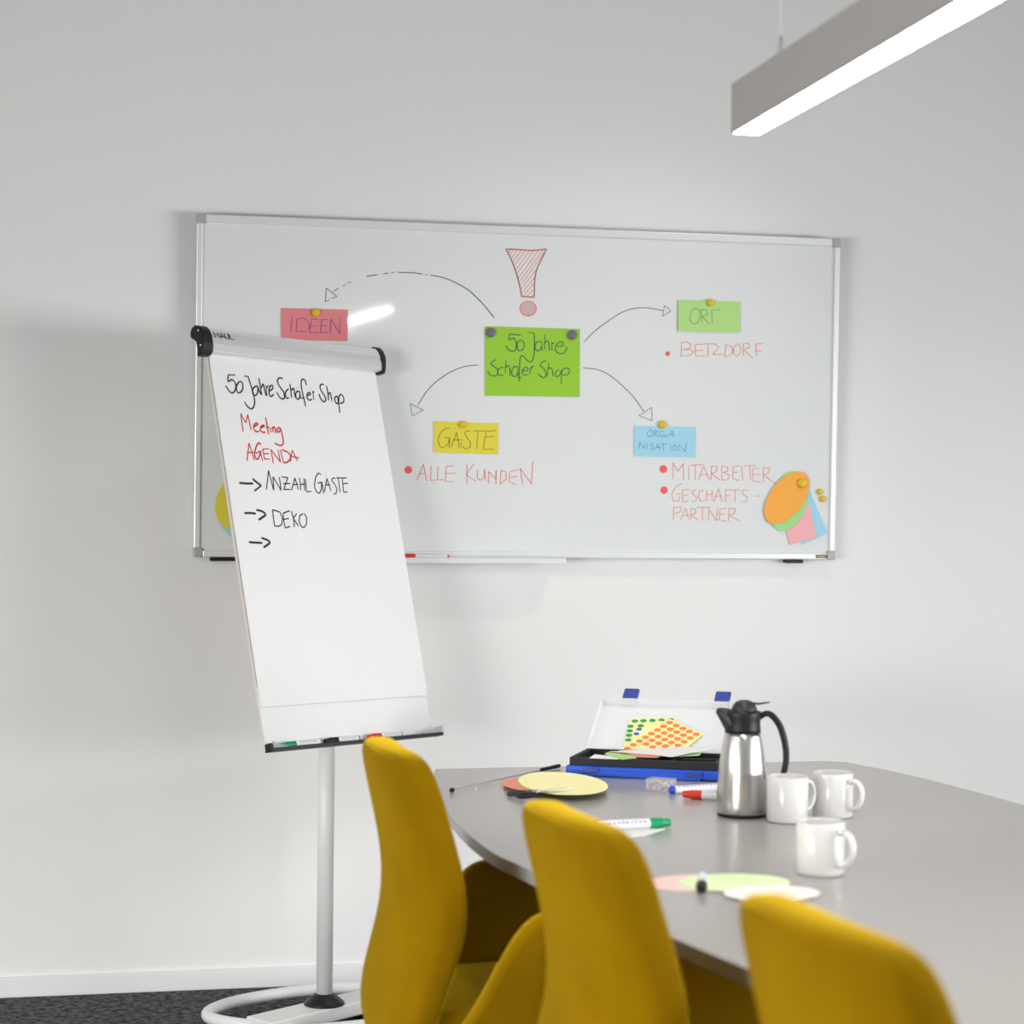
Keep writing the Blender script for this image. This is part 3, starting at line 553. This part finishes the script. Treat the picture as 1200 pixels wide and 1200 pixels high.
for y in (-1.45, -2.6, -3.45):
    obj('table_leg', B(1.36-tsh.x, 1.66-tsh.x, y-0.04-tsh.y, y+0.04-tsh.y, 0.02, TZ-0.025), M['leg'], table, bevel=0.01)
    obj('table_foot', B(1.33-tsh.x, 1.74-tsh.x, y-0.12-tsh.y, y+0.12-tsh.y, 0, 0.02), M['leg'], table, bevel=0.005)

# ------------------------------------------------------------------ chairs
LEV = [ # z, rear x, thickness, width, wing
 (0.33,-0.215,0.040,0.34,0.00),(0.345,-0.245,0.055,0.41,0.004),(0.38,-0.280,0.070,0.455,0.010),(0.44,-0.300,0.080,0.475,0.015),(0.51,-0.300,0.085,0.470,0.028),(0.585,-0.286,0.085,0.455,0.045),(0.655,-0.272,0.083,0.440,0.058),(0.725,-0.268,0.081,0.425,0.056),
 (0.79,-0.276,0.084,0.412,0.045),(0.85,-0.288,0.090,0.405,0.034),(0.90,-0.298,0.092,0.398,0.026),(0.935,-0.305,0.090,0.384,0.021),(0.957,-0.306,0.080,0.355,0.017),(0.968,-0.300,0.060,0.300,0.014),(0.973,-0.290,0.028,0.20,0.010)]
def chair_mesh_back():
    bm = bmesh.new(); seg = 40; rings = []
    for z, xr, th, wd, wing in LEV:
        rg = []
        for i in range(seg):
            t = 2*math.pi*i/seg; cx_, sy_ = math.cos(t), math.sin(t); e = 2/3.2
            u = math.copysign(abs(cx_)**e, cx_); v = math.copysign(abs(sy_)**e, sy_)
            y = v*wd/2; x = xr+th/2+u*th/2+wing*v*v*(1.0 if u > 0 else 0.75)
            rg.append(bm.verts.new((x, y, z)))
        rings.append(rg)
    for a, b in zip(rings, rings[1:]):
        for i in range(seg): bm.faces.new((a[i], a[(i+1) % seg], b[(i+1) % seg], b[i]))
    bm.faces.new(rings[0][::-1]); bm.faces.new(rings[-1])
    return bm
ARM = [(-0.205,0.415),(-0.180,0.46),(-0.145,0.52),(-0.108,0.595),(-0.075,0.655),(-0.040,0.688),(0.01,0.698),(0.08,0.695),(0.15,0.680),(0.205,0.645),(0.24,0.585),(0.25,0.51),(0.235,0.45),(0.20,0.415)]
def chair_mesh_arm(s):
    bm = bmesh.new(); P = smooth_pts([(x, 0, z) for x, z in ARM], 3, True); th = 0.046
    cx_, cz_ = 0.02, 0.54; layers = []
    for dy, sh in ((-0.5, 0.90), (-0.46, 0.955), (-0.3, 0.99), (0, 1.0), (0.3, 0.99), (0.46, 0.955), (0.5, 0.90)):
        rg = []
        for p in P:
            x = cx_+(p.x-cx_)*sh; z = cz_+(p.z-cz_)*sh
            flare = 0.03*max(0, (p.z-0.45)/0.25) - 0.035*max(0, -(p.x)/0.2)**2
            rg.append(bm.verts.new((x, s*(0.238+flare+dy*th), z)))
        layers.append(rg)
    N = len(P)
    for a, b in zip(layers, layers[1:]):
        for i in range(N): bm.faces.new((a[i], a[(i+1) % N], b[(i+1) % N], b[i]))
    bm.faces.new(layers[0][::-1]); bm.faces.new(layers[-1])
    bmesh.ops.recalc_face_normals(bm, faces=bm.faces[:])
    return bm
def make_chair(label):
    t = thing('upholstered_chair', label, 'chair', group='mustard chairs along the table')
    obj('backrest', chair_mesh_back(), M['velvet'], t, sub=1)
    for s in (-1, 1): obj('armrest', chair_mesh_arm(s), M['velvet'], t, smooth=True)
    bm = B(-0.22, 0.255, -0.21, 0.21, 0.425, 0.505)
    obj('seat_cushion', bm, M['velvet'], t, bevel=0.03, seg=4)
    obj('seat_shell', B(-0.235, 0.235, -0.235, 0.235, 0.365, 0.425), M['velvet'], t, bevel=0.018, seg=3)
    for sx in (-1, 1):
        for sy in (-1, 1):
            obj('leg', tube([(sx*0.17, sy*0.17, 0.39), (sx*0.235, sy*0.225, 0.0)], [0.017, 0.011], 12), M['leg'], t, smooth=True)
    return t
def copy_tree(o, parent=None):
    c = o.copy(); C.objects.link(c)
    if parent is not None: c.parent = parent
    for ch in list(o.children): copy_tree(ch, c)
    return c
CH = [((0.822, -2.17), 2, 'mustard yellow velvet chair nearest the flip chart, farthest along the table'),
      ((0.957, -3.035), 6, 'mustard yellow velvet chair in the middle of the row, before the table edge'),
      ((1.052, -3.805), 7, 'mustard yellow velvet chair in the near foreground, only its upper back showing')]
ch0 = make_chair(CH[0][2])
for i, ((x, y), rz, lab) in enumerate(CH):
    o = ch0 if i == 0 else copy_tree(ch0)
    o.location = (x, y, 0); o.rotation_euler = (0, 0, math.radians(rz)); o['label'] = lab

# ------------------------------------------------------------------ pendant lamp
LX, LY0, LY1, LZ = 1.2025, -2.338, -5.3, 2.128
lamp = thing('pendant_lamp', 'long grey linear pendant lamp with glowing underside hanging over the table', 'lamp', (LX, LY0, LZ))
hwid = 0.0285
bm = bmesh.new()
box(bm, -hwid, -hwid+0.003, LY1-LY0, 0, 0, 0.094); box(bm, hwid-0.003, hwid, LY1-LY0, 0, 0, 0.094); box(bm, -hwid+0.003, hwid-0.003, LY1-LY0, 0, 0.012, 0.094)
obj('lamp_housing', bm, M['lamp_body'], lamp)
obj('end_plate', B(-hwid, hwid, 0.0, 0.003, 0, 0.094), M['lamp_body'], lamp)
obj('diffuser', B(-hwid+0.003, hwid-0.003, LY1-LY0+0.003, -0.001, 0.001, 0.011), M['lamp_glow'], lamp)
for y in (-0.19, -2.4):
    obj('cable_gland', lathe([(0.0095, 0.094), (0.0088, 0.105), (0.0055, 0.126), (0.0018, 0.142)], 16, Matrix.Translation((0, y, 0))), M['alu'], lamp, smooth=True)
    obj('suspension_wire', tube([(0, y, 0.12), (0, y, 3.4-LZ)], 0.0017, 8), M['wire'], lamp)

# ------------------------------------------------------------------ things on the table
# telescopic pointer
a = hz(529.5, 925.7, TZ+0.006); b = hz(635, 902.5, TZ+0.006); c_ = hz(656, 897.2, TZ+0.007)
pt = thing('telescopic_pointer', 'silver telescopic pointer stick with black tip at the far left of the table', 'pointer', a)
d = (c_-a); dn = d.normalized(); L = d.length
obj('pointer_tip', lathe([(0.001, -0.006), (0.005, -0.004), (0.006, 0.0), (0.005, 0.005), (0.002, 0.008)], 14, Vector((0, 0, 1)).rotation_difference(dn).to_matrix().to_4x4()), M['black_pl'], pt, smooth=True)
for i, r_ in enumerate((0.0014, 0.0018, 0.0022, 0.0027)):
    obj('rod_section', tube([dn*(L*0.80*i/4+0.004), dn*(L*0.80*(i+1)/4)], r_, 10), M['bright'], pt)
obj('handle', tube([dn*(L*0.80), dn*(L*0.82), dn*(L*0.99), dn*L], [0.0035, 0.0048, 0.0052, 0.0035], 12), M['black_pl'], pt)

def oval(name, label, px0, px1, py0, py1, z, th, m, n=48, cat='card', grp=None, rot=0.0, layers=None):
    """flat oval lying on the table spanning the given outline"""
    cx, cy = (px0+px1)/2, (py0+py1)/2
    P = []
    for i in range(n):
        t = 2*math.pi*i/n
        P.append(hz(cx+(px1-px0)/2*math.cos(t), cy+(py1-py0)/2*math.sin(t+rot), z))
    ctr = sum(P, Vector())/n; ctr.z = z-th
    bm = slab([p-ctr for p in P], (0, 0, 1), th)
    o = obj(name, bm, M[m]); o.location = ctr; tag(o, label, cat, grp); return o
# stacks of oval cards: each stack is a handful of cards
for k in range(5):
    oval('oval_card', 'salmon oval card at the %s of the small stack under the yellow oval cards' % ('top', 'second place', 'middle', 'fourth place', 'bottom')[4-k] if k else 'salmon oval card at the bottom of the small stack under the yellow oval cards', 589+1.5*(4-k)*0.6, 668, 910.2, 926.5, TZ+0.0022*(k+1), 0.0018, 'c_salmon', rot=0.15, grp='salmon oval cards')
for k in range(4):
    oval('oval_card', ('lowest', 'third from top', 'second from top', 'topmost')[k]+' pale yellow oval card in the fanned stack beside the scissors', 609.5-1.0*(3-k), 712.5-6*(3-k), 904.6, 931.2, TZ+0.0115+0.0014*(k+1), 0.0010, 'c_paleyel' if k else 'c_sage', rot=0.27, grp='yellow oval cards')
# scissors
zs = TZ+0.006
sp = [hz(x, y, TZ+zz) for x, y, zz in ((594, 931, .006), (613, 929.5, .008), (630, 928.0, .021), (669, 923.8, .0225))]
sci = thing('scissors', 'scissors with black and grey handles lying in front of the yellow oval cards', 'scissors', (sp[1].x, sp[1].y, TZ))
o_ = Vector((sp[1].x, sp[1].y, TZ))
ax = (sp[3]-sp[2]).normalized(); sd = Vector((0, 0, 1)).cross(ax)
piv = sp[2]-o_
for s in (-1, 1):
    base = piv + sd*0.004*s
    tip_ = (sp[3]-o_) + sd*0.003*s
    bm = bmesh.new(); pth = [base-ax*0.01, base+ax*0.02, (base+tip_)/2, tip_]
    ribs = []
    for p, wd in zip(pth, (0.010, 0.011, 0.008, 0.001)):
        ribs.append([bm.verts.new(p+sd*wd/2*s), bm.verts.new(p-sd*wd/2*s), bm.verts.new(p-sd*wd/2*s+Vector((0, 0, 0.002))), bm.verts.new(p+sd*wd/2*s+Vector((0, 0, 0.002)))])
    for A, D in zip(ribs, ribs[1:]):
        for i in range(4): bm.faces.new((A[i], A[(i+1) % 4], D[(i+1) % 4], D[i]))
    bm.faces.new(ribs[0]); bm.faces.new(ribs[-1][::-1]); bmesh.ops.recalc_face_normals(bm, faces=bm.faces[:])
    obj('blade', bm, M['bright'], sci)
    hx = (sp[0]-sp[2]); hx.z = -0.22*math.hypot(hx.x, hx.y); hx.normalize()
    cen = piv + hx*0.048 + sd*0.020*s; lp = []
    for i in range(20):
        t = 2*math.pi*i/20; lp.append(cen-hx*0.026*math.cos(t)+sd*(0.015*math.sin(t)))
    bm = tube(lp, 0.0042, 8, True); tube([cen-hx*0.024-sd*0.006*s, piv+hx*0.008, piv+ax*0.004], [0.0045, 0.0048, 0.003], 8, bm=bm)
    obj('handle', bm, M['dark_pl'] if s > 0 else M['black_pl'], sci, smooth=True)
obj('pivot_screw', lathe([(0.003, 0), (0.003, 0.005), (0.002, 0.006)], 12, Matrix.Translation(piv)), M['bright'], sci)

# moderation case
CR = math.radians(-27); cu = Vector((math.cos(CR), math.sin(CR), 0)); cv = Vector((-math.sin(CR), math.cos(CR), 0))
CO = Vector((1.176, -1.045, TZ)); CW, CD = 0.392, 0.215
case = thing('moderation_case', 'open blue plastic case with black insert and frosted clear lid on the table', 'case', CO, CR)
def cbox(name, a, m, par=case, **k): return obj(name, B(*a), m, par, **k)
cbox('case_base', (0, CW, 0, CD, 0.003, 0.026), M['blue_pl'], bevel=0.004)
cbox('base_skid', (0.05, CW-0.05, -0.006, 0.01, 0.001, 0.018), M['blue_pl'], bevel=0.003)
for x in (0.045, CW-0.085): cbox('clasp_recess', (x, x+0.04, -0.008, -0.003, 0.010, 0.022), M['navy'], bevel=0.001)
bm = bmesh.new(); t_ = 0.012; zb, zt = 0.026, 0.046
for a in ((0.008, CW-0.008, 0.008, 0.008+t_, zb, zt), (0.008, CW-0.008, CD-0.008-t_, CD-0.008, zb, zt), (0.008, 0.008+t_, 0.008+t_, CD-0.008-t_, zb, zt), (CW-0.008-t_, CW-0.008, 0.008+t_, CD-0.008-t_, zb, zt), (0.008+t_, CW-0.008-t_, 0.008+t_, CD-0.008-t_, zb, 0.030), (0.255, 0.265, 0.02, CD-0.02, 0.030, zt-0.002), (0.265, CW-0.02, 0.10, 0.11, 0.030, zt-0.002)): box(bm, *a)
obj('foam_insert', bm, M['foam'], case, bevel=0.0015)
# lid, hinged on the rear edge and tipped back
LA = math.radians(58)
LM = Matrix.Translation((0, CD, 0.036)) @ Matrix.Rotation(-LA, 4, 'X')   # local: x along hinge, y thickness (behind), z up the lid
LH = 0.235
bm = bmesh.new(); box(bm, 0.0, CW, 0.022, 0.024, 0, LH, M=LM); box(bm, 0, 0.002, 0, 0.022, 0, LH, M=LM); box(bm, CW-0.002, CW, 0, 0.022, 0, LH, M=LM); box(bm, 0.002, CW-0.002, 0, 0.022, LH-0.002, LH, M=LM); box(bm, 0.002, CW-0.002, 0, 0.022, 0, 0.002, M=LM)
lid = obj('lid', bm, M['frost'], case)
for x in (0.056, CW-0.085):
    lt = obj('latch', B(x, x+0.042, -0.002, 0.010, LH+0.001, LH+0.044, M=LM), M['navy'], case, bevel=0.004)
    obj('latch_hinge', B(x+0.003, x+0.039, 0.002, 0.016, LH-0.008, LH+0.002, M=LM), M['frost'], case).parent = lid
# lid plane in world space for the sheets that lean in it
CMW = Matrix.Translation(CO) @ Matrix.Rotation(CR, 4, 'Z')
lp0 = CMW @ LM @ Vector((0, 0.0215, 0)); ln = ((CMW @ LM).to_3x3() @ Vector((0, -1, 0))).normalized()
def hl(px, py, off): return hit(px, py, lp0+ln*off, ln)
def sheet(label, poly, m, off, dots, dm, rr):
    P = [hl(650+x/5.4545, 790+y/5.4545, off) for x, y in poly]; ct = sum(P, Vector())/len(P)
    root = thing('sticker_sheet', label, 'stickers', ct, 0, 'sticker sheets in the case lid')
    obj('backing_sheet', slab([p-ct for p in P], ln, 0.0005), M[m], root)
    for x, y in dots:
        bm = bmesh.new(); bm.faces.new([bm.verts.new(hl(650+(x+rr*math.cos(t))/5.4545, 790+(y-rr*0.52*math.sin(t))/5.4545, off+0.0005)-ct) for t in [2*math.pi*i/16 for i in range(16)]])
        obj('sticker_dot', bm, M[dm], root)
sheet('pale sheet of round green stickers at the back of the open case lid', [(480,283),(778,280),(770,478),(435,480)], 'sheet', 0.0012, [(513,300),(568,298),(625,296),(683,294),(742,292),(485,333),(480,362),(475,391),(470,420),(550,330)], 'green_dot', 21)
sheet('pale yellow sheet of blue stickers between the green and orange sticker sheets', [(470,478),(520,360),(655,298),(720,302),(720,470)], 'sheet', 0.0028, [(540,352),(523,381)], 'blue_dot', 18)
dots = []
for i in range(8):
    for j in range(5):
        x, y = 465+38.5*i+42.5*j, 475-23.6*i+18.75*j
        if y < 470 or (i, j) == (0, 0): dots.append((x, y))
sheet('pale yellow sheet of round orange stickers leaning in the open case lid', [(416,480),(733,285),(953,382),(836,478)], 'sheet', 0.0046, dots, 'orange_dot', 23)
# papers lying over the insert
def flat(name, label, poly, z, m, cat, th=0.0008, grp=None, lift=None):
    P = [hz(650+x/5.4545, 790+y/5.4545, z+(lift[i] if lift else 0)) for i, (x, y) in enumerate(poly)]
    ct = sum(P, Vector())/len(P); o = obj(name, slab([p-ct for p in P], (0, 0, 1), th), M[m]); o.location = ct; return tag(o, label, cat, grp)
PZ = TZ+0.0475
flat('note_card', 'white card lying at the left of the black case insert', [(255,512),(405,528),(410,543),(222,536)], PZ, 'paper', 'card')
flat('note_card', 'lime green card lying across the left of the black case insert', [(340,497),(520,520),(525,535),(430,545),(318,510)], PZ+0.0012, 'c_sage', 'card')
flat('note_card', 'orange corrugated card lying under the white sheet in the case', [(450,500),(700,515),(655,533),(540,530)], PZ+0.0026, 'c_salmon', 'card')
flat('note_card', 'green card poking out at the right under the white sheet in the case', [(700,500),(940,500),(925,520),(720,528)], PZ+0.0012, 'c_mint', 'card')
flat('note_card', 'pink card just under the white sheet on the open case', [(350,493),(640,488),(745,524),(500,506)], PZ+0.0040, 'c_blush', 'card')
flat('paper_sheet', 'white paper sheet lying on top of the cards in the case', [(405,489),(830,462),(1010,476),(745,528)], PZ+0.0054, 'paper', 'paper')

# pin box
pb0 = hz(757, 926.5, TZ); pb1 = hz(778, 928, TZ)
ang = math.atan2(pb1.y-pb0.y, pb1.x-pb0.x)
pin = thing('pin_box', 'small clear plastic box of colourful pins in front of the blue case', 'box', pb0, ang)
bx, by, bz = 0.060, 0.045, 0.024
bm = bmesh.new()
for a in ((0, bx, 0, by, 0.0002, 0.0016), (0, bx, 0, 0.0014, 0.0016, bz), (0, bx, by-0.0014, by, 0.0016, bz), (0, 0.0014, 0.0014, by-0.0014, 0.0016, bz), (bx-0.0014, bx, 0.0014, by-0.0014, 0.0016, bz)): box(bm, *a)
obj('box_body', bm, M['clear'], pin)
obj('box_lid', B(-0.001, bx+0.001, -0.001, by+0.001, bz+0.0002, bz+0.004), M['clear'], pin)
cols = ['c_yellow', 'm_red', 'm_green', 'm_blue', 'white_pl', 'c_orange', 'c_paleyel']
for i in range(34):
    r_ = 0.0032
    p = Vector((random.uniform(0.006, bx-0.006), random.uniform(0.006, by-0.006), random.uniform(0.005, 0.019)))
    bm = bmesh.new(); bmesh.ops.create_uvsphere(bm, u_segments=10, v_segments=7, radius=r_, matrix=Matrix.Translation(p))
    q = p+Vector((random.uniform(-1, 1), random.uniform(-1, 1), random.uniform(-0.3, 0.3))).normalized()*0.006
    q.x = min(max(q.x, 0.003), bx-0.003); q.y = min(max(q.y, 0.003), by-0.003); q.z = max(q.z, 0.003)
    tube([p, q], 0.0005, 5, bm=bm)
    obj('pin', bm, M[cols[i % len(cols)]], pin, smooth=True)

# markers lying on the table
a = hz(784.5, 926.0, TZ+0.0095); b = hz(850, 922.0, TZ+0.0095)
marker('blue-ended white marker behind the red marker, beside the pin box', a, b-a, 'm_blue', L=0.145, r=0.0095, capL=0.012, clip=False, bodym='white_pl', bigtext=True)
a = hz(800, 930.5, TZ+0.0106); b = hz(862, 933.5, TZ+0.0106)
marker('red-capped white marker lying next to the steel jug', a, b-a, 'm_red', L=0.145, r=0.0100, capL=0.046, clip=False)
a = hz(786, 963.5, TZ+0.0118); b = hz(715, 967, TZ+0.0118)
marker('green-capped white marker on a slip of paper behind the middle chair', a, b-a, 'm_green', L=0.176, r=0.0105, capL=0.050, clip=False, up=(0, 0, 1), face=2.35, bigtext=True)
P = [hz(x, y, TZ+0.0010) for x, y in ((705, 968), (752, 970), (780, 971.5), (754, 979.5), (716, 984))]
ct = sum(P, Vector())/5; o = obj('paper_slip', slab([p-ct for p in P], (0, 0, 1), 0.0008), M['paper']); o.location = ct; tag(o, 'white slip of paper lying under the green marker', 'paper')
# black capped marker pointing at the camera
e0 = hz(822, 1041.5, TZ+0.0095); e1 = hz(824, 1021, TZ+0.0095)
marker('black marker lying end-on across the pale green oval card', e0, (e1-e0), 'black_pl', L=0.120, r=0.0095, capL=0.034, clip=False)
# near oval cards
oval('oval_card', 'pink oval card under the pale green oval card in the near part of the table', 756, 884, 1024.5, 1044.5, TZ+0.0012, 0.0008, 'c_blush', rot=0.0)
oval('oval_card', 'pale green oval card under the black marker', 796, 926, 1023.5, 1044.5, TZ+0.0024, 0.0008, 'c_palegrn')
oval('oval_card', 'peach white oval card nearest the foreground chair', 848, 961, 1037.0, 1055.5, TZ+0.0036, 0.0008, 'c_peach')

# jug
jp = hz(869.5, 955.5, TZ)
vx = (RT*1).copy(); vx.z = 0; vx.normalize()
jug = thing('thermos_jug', 'brushed steel thermos jug with black spout, lid and handle on the table', 'jug', (jp.x, jp.y, TZ), math.atan2(vx.y, vx.x))
obj('jug_foot', lathe([(0.0535, 0.0), (0.0545, 0.002), (0.0545, 0.006)], 48), M['black_pl'], jug)
body = [(0.0545, 0.006), (0.0565, 0.010), (0.0568, 0.022), (0.0562, 0.040), (0.0548, 0.065), (0.0525, 0.095), (0.0492, 0.125), (0.0452, 0.152), (0.0408, 0.175), (0.0388, 0.184)]
obj('jug_body', lathe(body, 64), M['steel'], jug, smooth=True)
obj('collar', lathe([(0.0395, 0.183), (0.0392, 0.190), (0.0382, 0.202), (0.0388, 0.214), (0.0405, 0.225), (0.0395, 0.229), (0.030, 0.231)], 48), M['black_pl'], jug, smooth=True)
obj('lid_dome', lathe([(0.0285, 0.229), (0.0280, 0.234), (0.0245, 0.243), (0.018, 0.250), (0.009, 0.2535), (0.002, 0.254)], 40, Matrix.Translation((0.003, 0, 0))), M['dark_pl'], jug, smooth=True)
obj('spout', tube([(-0.012, 0, 0.196), (-0.026, 0, 0.209), (-0.040, 0, 0.221), (-0.051, 0, 0.2275), (-0.058, 0, 0.230)], [0.027, 0.023, 0.0165, 0.010, 0.005], 16, flat=1.15), M['dark_pl'], jug, smooth=True)
obj('thumb_lever', tube([(0.016, 0, 0.247), (0.034, 0, 0.2455), (0.058, 0, 0.2490)], [0.0025, 0.0022, 0.0016], 10, flat=4.0), M['black_pl'], jug, smooth=True)
hp = smooth_pts([(0.034, 0, 0.214), (0.050, 0, 0.224), (0.065, 0, 0.219), (0.082, 0, 0.196), (0.093, 0, 0.160), (0.096, 0, 0.125), (0.091, 0, 0.094), (0.088, 0, 0.082)], 5)
obj('handle', tube(hp, [0.0062+0.0012*math.sin(math.pi*i/(len(hp)-1)) for i in range(len(hp))], 12, flat=1.6), M['black_pl'], jug, smooth=True)

# mugs
def make_mug(label):
    t = thing('mug', label, 'mug', group='white mugs')
    r, h = 0.0445, 0.098
    obj('mug_body', lathe([(0.0385, 0.0), (r-0.002, 0.0015), (r, 0.006), (r, h-0.002), (r-0.0015, h), (r-0.0035, h-0.002), (r-0.004, 0.012), (r-0.008, 0.006), (0.002, 0.0055)], 56), M['ceramic'], t, smooth=True)
    hp = smooth_pts([(r-0.002, 0, 0.078), (r+0.010, 0, 0.083), (r+0.024, 0, 0.077), (r+0.031, 0, 0.060), (r+0.028, 0, 0.040), (r+0.016, 0, 0.025), (r-0.002, 0, 0.020)], 5)
    obj('mug_handle', tube(hp, 0.0052, 12, flat=1.35), M['ceramic'], t, smooth=True)
    return t
MG = [((922.5, 962.5), 34, 'white mug standing directly right of the steel jug'), ((975.5, 957.0), -42, 'white mug farthest right, behind the nearest mug'), ((961.0, 1024.0), -48, 'white mug nearest the camera, in front of the other two')]
vang = math.atan2(vx.y, vx.x)
m0 = make_mug(MG[0][2])
for i, ((px, py), rz, lab) in enumerate(MG):
    o = m0 if i == 0 else copy_tree(m0)
    p = hz(px, py, TZ); o.location = (p.x, p.y, TZ); o.rotation_euler = (0, 0, vang+math.radians(rz)); o['label'] = lab
